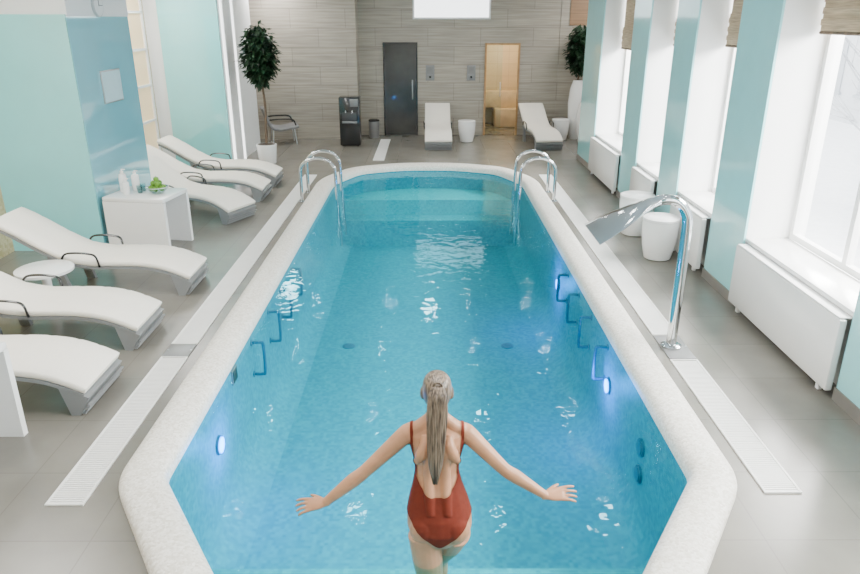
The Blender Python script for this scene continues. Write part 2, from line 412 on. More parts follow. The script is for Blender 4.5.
# outside: snowy ground, frosted trees and a pale facade
bm = NB(); box(bm,(4.6,-10,-1.0),(40,60,-.9)); struct('ground',bm,M_snow,smooth=False)
t = thing('building','pale building with rows of grey windows, faint outside the right windows','building',(15,14,-.9))
bm = NB(); box(bm,(0,-16,0),(6,26,8)); box(bm,(-.3,-16.3,8),(6.3,26.3,8.3)); box(bm,(-.08,-16,0),(0,26,.5)); mk('wall',bm,M_facade,t,smooth=False)
for j in range(16):
    for z in (1.0,3.9):
        y=-13+j*2.3
        bm=NB(); box(bm,(-.04,y,z),(-.001,y+1.2,z+1.7)); box(bm,(-.10,y-.1,z-.1),(-.001,y+1.3,z)); mk('window',bm,M_facadewin,t,smooth=False)
def baretree(loc,h,label):
    t=thing('bare_tree',label,'tree',loc,0,'frosted trees outside the windows')
    bm=NB(); tube(bm,catmull([(0,0,0),(.05,.03,h*.4),(0,-.03,h*.7),(.04,0,h)],4),interp([.09,.07,.045,.015],4),8); mk('trunk',bm,M_frost,t)
    bm=NB()
    for k in range(30):
        z=h*random.uniform(.3,.95); a=random.uniform(0,6.28); L=h*.35*(1.15-z/h)+.2
        d=V((math.cos(a),math.sin(a),random.uniform(.5,1.1))).normalized(); p0=V((.02,0,z)); p1=p0+d*L*.5; p2=p0+d*L+V((0,0,.1*L))
        tube(bm,[p0,p1,p2],[.025,.016,.006],5)
        for q in range(5):
            e=(d+V((random.uniform(-.8,.8),random.uniform(-.8,.8),random.uniform(-.2,.7)))).normalized(); b0=p0.lerp(p2,random.uniform(.35,.95)); tube(bm,[b0,b0+e*L*.35],[.010,.004],4)
    mk('branches',bm,M_frost,t)
baretree((7.2,10.4,-.9),4.6,'frosted bare tree outside the big near right window'); baretree((8.4,13.2,-.9),5.2,'taller frosted bare tree outside, left of the other in the near window')

# ------------------------------------------------------------------ pool
t = thing('swimming_pool','long chamfered swimming pool with white pebbled rim and blue mosaic basin','pool',(0,0,0))
prof = [(0,0),(0,.035),(.008,.055),(.03,.072),(.08,.082),(.15,.084),(.21,.076),(.25,.055),(.265,.03),(RW,.0),(RW,-.03)]
bm = NB(); rings=[]
offs = [offset(OUT,d) for d,z in prof]
for i in range(len(OUT)): rings.append([V((offs[k][i].x,offs[k][i].y,prof[k][1])) for k in range(len(prof))])
m_ = len(rings); vr=[[bm.verts.new(p) for p in r] for r in rings]
for i in range(m_):
    for j in range(len(prof)-1): bm.faces.new((vr[i][j],vr[(i+1)%m_][j],vr[(i+1)%m_][j+1],vr[i][j+1]))
mk('rim',bm,M_rim,t,ang=.9)
D=-1.08
# basin wall with a coved foot so that wall and floor blend
cove=[(0,-.03),(0,-.80),(.02,-.90),(.07,-.99),(.15,-1.05),(.26,D)]
bm = NB(); co_=[offset(OUT,RW+d) for d,z in cove]
vr=[[bm.verts.new((co_[k][i].x,co_[k][i].y,cove[k][1])) for k in range(len(cove))] for i in range(m_)]
for i in range(m_):
    for j in range(len(cove)-1): bm.faces.new((vr[i][j],vr[i][j+1],vr[(i+1)%m_][j+1],vr[(i+1)%m_][j]))
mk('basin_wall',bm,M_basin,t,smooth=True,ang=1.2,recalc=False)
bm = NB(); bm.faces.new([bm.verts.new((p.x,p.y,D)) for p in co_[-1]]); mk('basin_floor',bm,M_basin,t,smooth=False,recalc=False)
def slab(y0,y1,z0,z1,m=M_step,name='step'):
    bm=NB(); n=14; ys=[y0+(y1-y0)*k/n for k in range(n+1)]
    poly=[(halfw(y)-.004,y) for y in ys]+[(-halfw(y)+.004,y) for y in reversed(ys)]
    prism_xy(bm,poly,z0,z1); mk(name,bm,m,t,smooth=False)
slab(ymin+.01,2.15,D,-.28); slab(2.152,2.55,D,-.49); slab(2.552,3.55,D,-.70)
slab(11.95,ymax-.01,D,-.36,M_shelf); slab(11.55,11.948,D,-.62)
bm = NB(); bm.faces.new([bm.verts.new((p.x,p.y,ZW)) for p in offset(OUT,RW-.002)])
tag(mk('pool_water',bm,M_water,None,smooth=False,recalc=False),'clear turquoise water filling the swimming pool','water',kind='stuff')
# pool wall fittings
XW=1.85-RW-.002
def fitting(name,label,cat,x,y,z,r,face,group=None):
    s=1 if x>0 else -1
    t=thing(name,label,cat,(x,y,z),0,group)
    bm=NB(); tube(bm,[(0,0,0),(-s*.018,0,0)],r,24); mk('housing',bm,M_bar,t)
    bm=NB(); tube(bm,[(-s*.018,0,0),(-s*.026,0,0)],r*.8,24); mk('lens' if face is M_bluelight else 'nozzle',bm,face,t)
for (s,y,lab) in ((-1,4.5,'glowing blue underwater light on the left pool wall'),(1,5.4,'glowing blue underwater light on the right pool wall, nearer the camera'),(1,7.9,'glowing blue underwater light on the right pool wall, farther one')):
    fitting('underwater_light',lab,'pool light',s*XW,y,-.40,.075,M_bluelight)
    l=bpy.data.lights.new('pool_lamp','POINT'); l.energy=20; l.color=(.0,.26,1); l.shadow_soft_size=.08
    lo=bpy.data.objects.new('pool_lamp',l); C.objects.link(lo); lo.location=(s*(XW-.2),y,-.40)
fitting('water_jet','round water jet on right pool wall, upper of the pair','water jet',XW,4.40,-.36,.07,M_jet)
fitting('water_jet','round water jet on right pool wall, lower of the pair','water jet',XW,4.38,-.58,.07,M_jet)
for x,lab in ((-.95,'small dark round drain on the pool floor, left one'),(.95,'small dark round drain on the pool floor, right one')):
    t2=thing('floor_drain',lab,'pool drain',(x,7.6,D),0)
    bm=NB(); lathe(bm,[(.075,0),(.075,.006),(.055,.008),(.05,.008)],24); mk('ring',bm,M_bar,t2)
    bm=NB(); lathe(bm,[(.05,.003),(.05,.007),(.01,.009)],24); mk('cover',bm,M_jet,t2)
t2=thing('skimmer','dark square overflow inlet on left pool wall under the rim','inlet',(-XW,5.05,-.10))
bm=NB(); box(bm,(-.0,-.07,-.06),(.012,.07,.06)); mk('frame',bm,M_plate,t2,smooth=False)
bm=NB(); box(bm,(.012,-.055,-.05),(.016,.055,.05)); mk('opening',bm,M_black,t2,smooth=False)
ordn=['nearest','second nearest','second farthest','farthest']
for s,ys in ((-1,(5.65,6.35,6.95,7.6)),(1,(5.55,6.2,6.8,7.4))):
    for k,y in enumerate(ys):
        tt=thing('grab_bar','%s of four dark blue-tinted grab bars on the %s pool wall'%(ordn[k],'left' if s<0 else 'right'),'grab bar',(s*XW,y,0),0,'grab bars on the pool walls')
        bm=NB(); tube(bm,catmull([(0,0,-.10),(-s*.08,0,-.095),(-s*.105,0,-.125),(-s*.105,0,-.38),(-s*.08,0,-.41),(0,0,-.41)],5),.015,10); mk('bar',bm,M_bar,tt)
        for z in (-.10,-.41):
            bm=NB(); tube(bm,[(0,0,z),(-s*.008,0,z)],.03,14); mk('wall_flange',bm,M_bar,tt)
# handrails
for s in (-1,1):
    for k,y in enumerate((10.4,11.0)):
        tt=thing('pool_handrail','chrome pool handrail hoop on the %s rim, %s of its pair'%('left' if s<0 else 'right','nearer' if k==0 else 'farther'),'handrail',(s*1.91,y,0),0,'chrome handrail hoops at the pool end')
        pts=[(0,0,0),(0,0,.25),(0,0,.46)]
        for q in range(1,8):
            a_=PI*q/8; pts.append((-s*.26*(1-math.cos(a_)),0,.46+.20*math.sin(a_)))
        pts+= [(-s*.52,0,.46),(-s*.53,0,.1),(-s*.55,0,-.3),(-s*.57,0,-.70)]
        bm=NB(); tube(bm,catmull(pts,3),.024,12); mk('rail',bm,M_chrome,tt)
        bm=NB(); lathe(bm,[(.055,0),(.055,.012),(.03,.022),(.025,.022)],20); mk('flange',bm,M_chrome,tt)
# gratings
def grating(xc,y0,y1,label,w=.22):
    tt=thing('drain_grating',label,'drain grating',(xc,(y0+y1)/2,0),0,'white slatted floor drains'); L=(y1-y0)/2
    bm=NB(); n=int((y1-y0)/.02)
    for k in range(n):
        y=-L+.02*k; box(bm,(-w/2+.012,y,.001),(w/2-.012,y+.0145,.008))
    mk('slats',bm,M_grate,tt,smooth=False)
    bm=NB(); box(bm,(-w/2,-L,.0),(-w/2+.014,L,.011)); box(bm,(w/2-.014,-L,.0),(w/2,L,.011)); box(bm,(-w/2,-L-.012,.0),(w/2,-L,.011)); box(bm,(-w/2,L,.0),(w/2,L+.012,.011)); mk('edge_frame',bm,M_grate,tt,smooth=False)
grating(-2.08,3.3,5.15,'white slatted drain strip on left floor, short near length'); grating(-2.08,5.42,12.3,'white slatted drain strip on left floor, long far length')
grating(2.08,3.4,5.09,'white slatted drain strip on right floor, short near length'); grating(2.08,5.59,12.3,'white slatted drain strip on right floor, long far length')
grating(-.97,13.7,16.2,'white slatted drain strip beyond the far pool end')
for x,y0,y1,lab in ((-2.08,5.17,5.40,'grey metal cover plate between the left drain strips'),(2.08,5.12,5.56,'grey metal cover plate under the waterfall spout')):
    o=thing('cover_plate',lab,'cover plate',(0,0,0))
    bm=NB(); box(bm,(x-.11,y0,0),(x+.11,y1,.01),.003); mk('plate',bm,M_plate,o)
    for q in (-.095,.095):
        bm=NB(); disc(bm,(x+q,(y0+y1)/2,.01),(0,0,1),.008,.003,10); mk('screw',bm,M_steel,o)
# waterfall spout
tt=thing('waterfall_spout','chrome swan-neck waterfall spout with wide flat blade over the right rim','water spout',(2.05,5.34,.0135))
bm=NB(); pts=catmull([(0,0,0),(0,0,.5),(0,0,1.02),(-.025,0,1.16),(-.10,0,1.245),(-.20,0,1.265),(-.30,0,1.235)],6); tube(bm,pts,.042,20); mk('pole',bm,M_chrome,tt)
bm=NB(); st=[(-.24,1.256,.044,.042),(-.31,1.235,.085,.036),(-.42,1.18,.16,.026),(-.54,1.11,.23,.018),(-.65,1.045,.27,.013),(-.75,.985,.285,.010)]
rings=[]
for i,(x,z,hw,ht) in enumerate(st):
    d=V((-.87,0,-.49)) if i>0 else V((-1,0,-.2)); d.normalize(); u=V((0,1,0)); n=V((-d.z,0,d.x)); n= n if n.z>0 else -n
    rings.append([V((x,0,z))+u*hw*math.copysign(abs(math.cos(2*PI*k/24))**.7,math.cos(2*PI*k/24))+n*ht*math.sin(2*PI*k/24) for k in range(24)])
loft(bm,rings); mk('blade',bm,M_chrome,tt)
bm=NB(); lathe(bm,[(.085,0),(.085,.015),(.06,.03),(.045,.034)],28); mk('flange',bm,M_chrome,tt)

# ------------------------------------------------------------------ loungers
def make_lounger(label,loc,rz,group):
    t=thing('chaise_lounger',label,'lounger',loc,rz,group)
    top=catmull([(-.92,0,.78),(-.72,0,.675),(-.47,0,.52),(-.24,0,.405),(0,0,.365),(.25,0,.365),(.45,0,.36),(.65,0,.33),(.80,0,.28),(.94,0,.215)],6)
    N=len(top); fr=[]
    for i in range(N):
        tg=(top[min(i+1,N-1)]-top[max(i-1,0)]).normalized(); n=V((-tg.z,0,tg.x)); fr.append(n if n.z>0 else -n)
    def ring(i,w,pts): return [top[i]+V((0,y*w,0))+fr[i]*h for y,h in pts]
    bm=NB(); rings=[]
    for i in range(N):
        q=.004 if i%6==0 and 0<i<N-1 else 0
        e=.008 if i in (0,N-1) else 0
        rings.append(ring(i,1,[(.275,-q-e),(.285,-.010-q),(.285,-.044),(.275,-.054+e),(-.275,-.054+e),(-.285,-.044),(-.285,-.010-q),(-.275,-q-e),(-.1,.003-q-e),(.1,.003-q-e)]))
    loft(bm,rings); mk('cushion',bm,M_cushion,t,ang=.9)
    bm=NB(); loft(bm,[ring(i,1,[(.288,-.055),(.288,-.080),(-.288,-.080),(-.288,-.055)]) for i in range(1,N)]); mk('frame',bm,M_alum,t,ang=.5)
    bm=NB(); prism_xz(bm,[(.905,.155),(.74,.235),(.80,.0),(.865,.0),(.945,.14)],-.285,.285)
    for k in range(3):
        z=.018+.033*k; x=.882+.021*k; box(bm,(x,-.288,z-.005),(x+.022,.288,z+.005))
    mk('foot_panel',bm,M_alum,t,smooth=False)
    for s in (-1,1):
        bm=NB(); prism_xz(bm,[(-.46,.435),(-.37,.385),(-.26,0),(-.35,0)],s*.25-.025,s*.25+.025); mk('leg',bm,M_alum,t,smooth=False)
        bm=NB(); tube(bm,catmull([(-.31,s*.292,.37),(-.26,s*.303,.44),(-.17,s*.308,.458),(-.03,s*.308,.450),(.04,s*.304,.42),(.06,s*.293,.31)],5),.013,10,flat=.8); mk('armrest',bm,M_dark,t)
    return t
g='white chaise loungers in the left row'
L0=make_lounger('white wavy chaise lounger nearest the camera in the left row, beside white side panel',(-3.30,4.55,0),0,g)
dup(L0,(-3.34,5.58,0),0,'white wavy chaise lounger second nearest, in front of the small round side table',g)
dup(L0,(-3.30,6.82,0),0,'white wavy chaise lounger just in front of the white console with apples',g)
a_=math.radians(-25); dup(L0,(-2.57-.9*math.cos(a_),9.36-.9*math.sin(a_),0),a_,'white wavy chaise lounger half hidden behind the white console with apples',g)
dup(L0,(-3.42,10.66,0),0,'white wavy chaise lounger second farthest in the left row',g)
dup(L0,(-3.42,11.62,0),0,'white wavy chaise lounger farthest in the left row, under the teal glass panel',g)
g='white chaise loungers at the back wall'
dup(L0,(.22,15.72,0),-PI/2,'white chaise lounger at the back wall between the dark and lit doors',g)
dup(L0,(2.46,15.70,0),-PI/2+.10,'white chaise lounger at the back wall right of the lit doorway',g)

# ------------------------------------------------------------------ tables and stools
def console(label,loc,rz,w,d,h):
    t=thing('console_table',label,'table',loc,rz,'white waterfall consoles')
    bm=NB(); box(bm,(-w/2,-d/2,h-.05),(w/2,d/2,h),.012); mk('tabletop',bm,M_whitegloss,t)
    for s in (-1,1):
        bm=NB(); box(bm,(-w/2,s*d/2-(.05 if s>0 else 0),0),(w/2,s*d/2+(.05 if s<0 else 0),h-.05)); mk('side_panel',bm,M_whitegloss,t,smooth=False)
    bm=NB(); box(bm,(-w/2+.25,-d/2+.05,0),(-w/2+.28,d/2-.05,h-.05)); mk('inner_panel',bm,M_white,t,smooth=False)
    return t
cr=math.radians(-9); cw,cd,ch=.76,.60,.66
cx,cy=-3.37,8.22
CT=console('white gloss console table holding a bowl of green apples by the blue wall block',(cx,cy-.01,0),cr,cw,cd,ch)
console('white gloss console at the left edge beside the nearest lounger',(-3.06,3.79,0),0,.74,.52,.68)
def tpos(x,y): return (cx+x*math.cos(cr)-y*math.sin(cr), cy-.01+x*math.sin(cr)+y*math.cos(cr), ch)
bp=tpos(.17,-.02)
bw=thing('fruit_bowl','glass bowl of green apples on the white console','bowl',bp)
bm=NB(); lathe(bm,[(.05,0),(.055,.006),(.09,.03),(.125,.075),(.13,.08),(.121,.076),(.086,.036),(.05,.014)],32); mk('bowl',bm,M_bowl,bw)
bm=NB(); lathe(bm,[(.045,.0),(.06,.004),(.045,.008)],24); mk('foot_ring',bm,M_steel,bw)
bm=NB(); tube(bm,[(.129*math.cos(2*PI*q/32),.129*math.sin(2*PI*q/32),.08) for q in range(32)],.005,8,closed=True); mk('bowl_rim',bm,M_steel,bw)
k=0
for (r,n,z) in ((.070,6,.068),(.040,3,.120),(0,1,.168)):
    for q in range(n):
        a_=2*PI*q/n+z*9; p=(bp[0]+r*math.cos(a_),bp[1]+r*math.sin(a_),bp[2]+z-.030)
        if k==0:
            ap=thing('apple','round green apple piled in the glass bowl','apple',p,0,'green apples in the glass bowl')
            bm=NB(); lathe(bm,[(.004,.004),(.017,0),(.028,.014),(.0325,.034),(.028,.052),(.016,.06),(.003,.053)],16); mk('fruit',bm,M_apple,ap)
            bm=NB(); tube(bm,[(0,0,.052),(.002,0,.062),(.006,0,.072)],.002,6); mk('stem',bm,M_bark,ap)
        else: dup(ap,p,a_,'round green apple piled in the glass bowl')
        k+=1
def bottle(p,label,h,r):
    t=thing('lotion_bottle',label,'bottle',p,0,'white bottles on the console')
    bm=NB(); lathe(bm,[(r*.9,0),(r,.01),(r,h*.7),(r*.85,h*.78),(r*.4,h*.82),(r*.4,h*.86)],20); mk('body',bm,M_whitegloss,t)
    bm=NB(); lathe(bm,[(r*.45,h*.86),(r*.45,h*.93),(r*.15,h*.94),(r*.15,h)],16); tube(bm,[(0,0,h),(r*.9,0,h*.99)],r*.14,8); mk('pump',bm,M_whitegloss,t)
bottle(tpos(-.27,.0),'tall white pump bottle on the console nearest the blue block',.27,.045)
bottle(tpos(-.17,.10),'white pump bottle on the console right of the tall one',.24,.045)
bottle(tpos(-.18,-.10),'short white pump bottle at the front of the console',.18,.04)
def cup(p,label):
    t=thing('cup',label,'cup',p,0,'cups on the console')
    bm=NB(); lathe(bm,[(.028,0),(.036,.09),(.033,.09),(.025,.006)],18); mk('body',bm,M_bowl,t)
    bm=NB(); lathe(bm,[(.026,.007),(.03,.05),(.001,.05)],18); mk('water',bm,M_bowl,t)
cup(tpos(-.07,.08),'clear drinking glass beside the pump bottles'); cup(tpos(-.05,-.03),'clear drinking glass near the front of the console')
def drum(label,loc,s=1,group='white drum stools'):
    t=thing('drum_stool',label,'stool',loc,0,group)
    bm=NB(); lathe(bm,[(.135*s,0),(.15*s,.01),(.185*s,.16*s),(.20*s,.30*s),(.205*s,.42*s),(.20*s,.455*s)],36); mk('body',bm,M_whitegloss,t)
    bm=NB(); lathe(bm,[(.20*s,.456*s),(.207*s,.462*s),(.205*s,.485*s),(.19*s,.493*s)],36); mk('seat_top',bm,M_whitegloss,t)
    return t
drum('nearer of two white drum stools by the right teal pier',(2.66,7.72,0),1.0)
drum('farther of two white drum stools by the right windows',(2.66,8.7,0),1.05)
drum('white drum stool beside the back wall lounger between the doors',(.87,15.95,0),.95)
drum('white drum stool right of the lounger by the lit doorway',(3.02,16.2,0),.95)
t=thing('side_table','low round white side table between two loungers','side table',(-3.6,6.20,0))
bm=NB(); lathe(bm,[(.24,.38),(.255,.385),(.255,.41),(.245,.415)],36); mk('tabletop',bm,M_whitegloss,t)
bm=NB(); lathe(bm,[(.16,0),(.16,.012),(.05,.03),(.04,.1),(.04,.36),(.08,.379)],28); mk('pedestal',bm,M_whitegloss,t)

# ------------------------------------------------------------------ wall things
t=thing('notice_board','pale notice panel mounted on the sky blue wall block','notice',(XA+.0003,8.86,1.83))
bm=NB(); box(bm,(0,-.27,-.19),(.015,.27,.19),.003); mk('backing',bm,M_steel,t)
bm=NB(); box(bm,(.015,-.255,-.175),(.019,.255,.175)); mk('sheet',bm,M_paper,t,smooth=False)
t=thing('wall_clock','round white wall clock high on the blue wall block','clock',(XA+.0105,8.76,2.74))
bm=NB(); tube(bm,[(0,0,0),(.03,0,0)],.125,36); mk('case',bm,M_steel,t)
bm=NB(); tube(bm,[(.03,0,0),(.033,0,0)],.112,36); mk('dial',bm,M_white,t)
bm=NB(); box(bm,(.033,-.004,-.01),(.036,.004,.065)); mk('hour_hand',bm,M_black,t,smooth=False)
bm=NB(); box(bm,(.036,-.01,-.003),(.038,.09,.003)); mk('minute_hand',bm,M_black,t,smooth=False)
for u,lab in ((.05,'small grey control panel right of the dark glass door'),(1.0,'small grey control panel left of the lit doorway')):
    t=thing('control_panel',lab,'control panel',(u,YB-.001,1.42))
    bm=NB(); box(bm,(-.10,-.025,-.17),(.10,0,.17),.006); mk('housing',bm,M_plate,t)
    bm=NB(); box(bm,(-.07,-.03,-.02),(.07,-.025,.13)); mk('display',bm,M_grey,t,smooth=False)
    bm=NB(); disc(bm,(0,-.025,-.09),(0,-1,0),.025,.012,14); mk('knob',bm,M_dark,t)
# water cooler
t=thing('water_cooler','black freestanding water cooler against the left part of the back wall','water cooler',(-1.68,15.45,0))
bm=NB(); box(bm,(-.22,-.16,.02),(.22,.20,1.04),.02); mk('body',bm,M_dark,t)
bm=NB(); box(bm,(-.15,-.175,.55),(.15,-.16,.72),.004); mk('dispenser_panel',bm,M_cooler,t)
bm=NB(); box(bm,(-.16,-.21,.50),(.16,-.16,.54),.006); mk('drip_tray',bm,M_plate,t)
bm=NB(); box(bm,(.02,-.175,.84),(.19,-.16,1.0),.004); mk('top_panel',bm,M_plate,t)
for s in (-.07,.07):
    bm=NB(); tube(bm,[(s,-.17,.76),(s,-.22,.76),(s,-.23,.72)],.015,10); mk('tap',bm,M_chrome,t)
for sx in (-.16,.16):
    for sy in (-.12,.14):
        bm=NB(); disc(bm,(sx,sy,0),(0,0,1),.02,.03,10); mk('foot',bm,M_dark,t)
t=thing('waste_bin','small grey bin on the floor beside the water cooler','bin',(-1.25,16.5,0))
bm=NB(); lathe(bm,[(.10,0),(.115,.02),(.125,.38),(.115,.38),(.10,.03)],24); mk('body',bm,M_plate,t)
bm=NB(); lathe(bm,[(.128,.381),(.128,.41),(.09,.43),(.02,.435)],24); mk('lid',bm,M_dark,t)
# plants
def plant(label,loc,h,pot,fz0,fz1,rx,n):
    t=thing('potted_tree',label,'plant',loc)
    bm=NB(); lathe(bm,pot,28); mk('pot',bm,M_whitegloss,t)
    pz=pot[-1][1]
    bm=NB(); lathe(bm,[(pot[-1][0]*.98,pz+.002),(.02,pz+.02)],20); mk('soil',bm,M_soil,t)
    bm=NB(); tube(bm,catmull([(0,0,pz),(.03,.02,pz+(h-pz)*.35),(-.02,0,pz+(h-pz)*.7),(.0,0,h-.15)],5),interp([.025,.022,.018,.01],5),10)
    for k in range(8):
        z=fz0+(fz1-fz0)*random.random()*.8; a=random.random()*6.28; tube(bm,[(0,0,z),(math.cos(a)*rx*.4,math.sin(a)*rx*.4,z+.14),(math.cos(a)*rx*.7,math.sin(a)*rx*.7,z+.16)],[.01,.008,.004],6)
    mk('trunk',bm,M_bark,t)
    bm=NB()
    for k in range(n):
        while True:
            q=V((random.uniform(-1,1),random.uniform(-1,1),random.uniform(-1,1)))
            if q.length<1: break
        wob=.78+.22*math.sin(5*math.atan2(q.y,q.x)+9*q.z)
        p=V((q.x*rx*wob,q.y*rx*wob,(fz0+fz1)/2+q.z*(fz1-fz0)/2))
        d=V((q.x+random.uniform(-.5,.5),q.y+random.uniform(-.5,.5),random.uniform(-1.0,.1))).normalized()
        s=d.cross(V((random.uniform(-.3,.3),random.uniform(-.3,.3),1))).normalized(); L=random.uniform(.10,.17); W=L*.28
        u=s.cross(d)
        a=bm.verts.new(p); b=bm.verts.new(p+d*L*.5+s*W+u*.012); c=bm.verts.new(p+d*L); e=bm.verts.new(p+d*L*.5-s*W+u*.012); f=bm.verts.new(p+d*L*.5)
        bm.faces.new((a,b,f)); bm.faces.new((b,c,f)); bm.faces.new((c,e,f)); bm.faces.new((e,a,f))
    mk('foliage',bm,M_leaf,t,smooth=False,recalc=False)
plant('tall leafy tree in a white pot at the back left corner',(-3.08,13.45,0),2.45,[(.15,0),(.16,.01),(.19,.34),(.19,.36),(.17,.36)],1.46,2.52,.33,1600)
plant('leafy tree in a tall white vase at the back right corner',(3.38,16.38,0),2.5,[(.11,0),(.12,.01),(.165,.4),(.19,.8),(.16,1.12),(.11,1.27),(.10,1.3),(.09,1.3)],1.42,2.5,.30,1200)
t=thing('floor_vase','rounded white floor vase in front of the right corner plant','vase',(3.44,15.7,0))
bm=NB(); lathe(bm,[(.09,0),(.10,.01),(.16,.28),(.185,.55),(.15,.8),(.09,.93),(.085,.96)],32); mk('body',bm,M_whitegloss,t)
bm=NB(); lathe(bm,[(.085,.961),(.094,.97),(.085,.98),(.07,.975),(.06,.9)],32); mk('lip',bm,M_whitegloss,t)
# grey lounge chair back left
t=thing('lounge_chair','low grey lounge chair beside the potted tree at back left','chair',(-3.24,15.76,0),.3)
bm=NB(); pr=catmull([(-.36,0,.80),(-.30,0,.62),(-.22,0,.42),(-.05,0,.36),(.2,0,.40),(.34,0,.42)],5); rings=[]
for i,p in enumerate(pr):
    tg=(pr[min(i+1,len(pr)-1)]-pr[max(i-1,0)]).normalized(); n=V((-tg.z,0,tg.x)); n=n if n.z>-.2 else -n
    rings.append([p+V((0,y,0))+n*h for y,h in ((.27,0),(.3,-.02),(.3,-.05),(.27,-.07),(-.27,-.07),(-.3,-.05),(-.3,-.02),(-.27,0))])
loft(bm,rings); mk('seat_shell',bm,M_grey,t,ang=1)
for sx,sy in ((-.2,-.22),(-.2,.22),(.25,-.22),(.25,.22)):
    bm=NB(); tube(bm,[(sx*1.15,sy*1.1,0),(sx,sy,.33)],.014,8); mk('leg',bm,M_steel,t)
for s in (-1,1):
    bm=NB(); tube(bm,catmull([(-.28,s*.31,.55),(-.1,s*.33,.56),(.2,s*.33,.55),(.28,s*.31,.42)],4),.016,8); mk('armrest',bm,M_dark,t)

# ------------------------------------------------------------------ ceiling lights
first=None
for x in (-2.6,-.9,.9,2.3):
    for y in (2.5,5.0,7.5,10.0,12.5,15.0):
        if first is None:
            first=thing('ceiling_downlight','round recessed white downlight in the ceiling','ceiling light',(x,y,3.399),0,'ceiling downlights')
            bm=NB(); lathe(bm,[(.08,0),(.08,-.012),(.066,-.012),(.066,0)],24); mk('trim_ring',bm,M_steel,first)
            bm=NB(); lathe(bm,[(.065,-.002),(.065,-.008),(.01,-.009)],24); mk('diffuser',bm,M_lamp,first)
        else: dup(first,(x,y,3.399),0,'round recessed white downlight in the ceiling')

# ------------------------------------------------------------------ person
X0=.044
P0=V((X0,2.95,-.70))
bm=NB()
def sway(z): t=max(0,min(1,(.46-z)/.28)); return .014*t*t*(3-2*t)
def yc(z): return 2.925+.2*(z-.085)
def ering(c,ru,rv,u=V((1,0,0)),v=V((0,1,0)),n=24): return [V(c)+u*ru*math.cos(2*PI*k/n)+v*rv*math.sin(2*PI*k/n) for k in range(n)]
tors=[(.07,.080,.07,0),(.11,.146,.100,0),(.17,.167,.118,-.008),(.24,.166,.116,-.005),(.31,.148,.100,.003),(.38,.124,.083,.012),(.44,.109,.073,.018),(.49,.111,.073,.016),(.55,.125,.083,.009),(.61,.141,.090,.004),(.65,.147,.084,.002),(.685,.133,.068,.002),(.71,.10,.057,0),(.735,.062,.050,.003),(.765,.047,.046,.012),(.83,.046,.050,.022)]
def thalf(z):
    for (z0,r0,_,_),(z1,r1,_,_) in zip(tors,tors[1:]):
        if z0<=z<=z1: return r0+(r1-r0)*(z-z0)/(z1-z0)
    return .14
loft(bm,[ering((0,yc(z)+dy,z),rx,ry) for z,rx,ry,dy in tors])
for s in (-1,1):
    ball(bm,(s*.073,2.897,.172),(.084,.075,.090)); ball(bm,(s*.068,yc(.57)+.075,.565),(.055,.05,.055))
    # shoulder blades and the muscles beside the spine
    tube(bm,catmull([(s*.105,yc(.53)-.055,.525),(s*.082,yc(.58)-.080,.575),(s*.060,yc(.63)-.081,.625),(s*.062,yc(.67)-.058,.665)],4),interp([.016,.029,.029,.018],4),12)
    tube(bm,catmull([(s*.042,yc(z)+dy-ry+.010,z) for z,ry,dy in ((.27,.108,0),(.36,.088,.010),(.44,.074,.018),(.52,.079,.012),(.60,.089,.004),(.66,.080,.002))],4),interp([.020,.025,.026,.026,.024,.016],4),12)
    tube(bm,catmull([(s*.03,yc(.75)-.03,.745),(s*.075,yc(.70)-.025,.700),(s*.125,yc(.67)-.01,.668)],4),interp([.030,.034,.036],4),12)
# head
hy=3.095; HS=.95
def hz(z): return .742+(z-.742)*HS
loft(bm,[ering((0,hy+dy,hz(z)),rx*HS,ry*HS) for z,rx,ry,dy in ((.742,.022,.022,.06),(.752,.036,.045,.045),(.775,.050,.066,.022),(.80,.060,.08,.01),(.84,.068,.091,0),(.88,.071,.095,-.002),(.92,.065,.09,-.004),(.942,.051,.07,-.004),(.956,.028,.038,-.004),(.960,.01,.012,-.004))])
tube(bm,[(0,hy+.080,.868),(0,hy+.098,.839),(0,hy+.103,.827)],[.008,.011,.014],10); ball(bm,(0,hy+.066,.764),(.022,.022,.016))
for s in (-1,1): ball(bm,(s*.069,hy-.005,.845),(.010,.018,.030))
# arms
def arm(sh,el,wr):
    sh,el,wr=V(sh),V(el),V(wr); inn=V((sh.x*.55,sh.y,sh.z+.025))
    pts=catmull([inn,sh,sh.lerp(el,.4)+V((0,0,.002)),el,el.lerp(wr,.3),el.lerp(wr,.65),wr],5)
    tube(bm,pts,interp([.046,.048,.042,.034,.037,.030,.0225],5),16)
    ball(bm,sh,(.049,.049,.049))
def hand(W,tip,n,sd):
    W,tip,n=V(W),V(tip),V(n).normalized(); d=(tip-W).normalized(); n=(n-d*n.dot(d)).normalized(); s=d.cross(n)
    if s.y<0: s=-s
    loft(bm,[ering(W+d*x,a,b,s,n,16) for x,a,b in ((-.02,.022,.020),(0,.023,.018),(.03,.033,.016),(.065,.038,.0145),(.088,.037,.012),(.095,.03,.009))])
    for k,L,an,cu in ((.0295,.068,.14,.16),(.0105,.076,.04,.26),(-.0095,.070,-.06,.28),(-.0285,.056,-.18,.22)):
        b=W+d*.078+s*k; f=(d*math.cos(an)+s*math.sin(an)).normalized()
        p1=b+f*(.02+L*.42); p2=p1+(f-n*(.18+cu)).normalized()*L*.33; p3=p2+(f-n*(.38+cu)).normalized()*L*.27
        tube(bm,[b,b+f*.015,p1,p2,p3],[.0092,.0090,.0082,.0076,.0062],10); ball(bm,p3,.0062,8,6)
    b=W+d*.022+s*.020; f=(d*.80+s*.58-n*.20).normalized()
    p1=b+f*.045; p2=p1+(f+d*.35).normalized()*.028
    tube(bm,[b,b+f*.02,p1,p2],[.0125,.0115,.0098,.0075],10); ball(bm,p2,.0075,8,6)
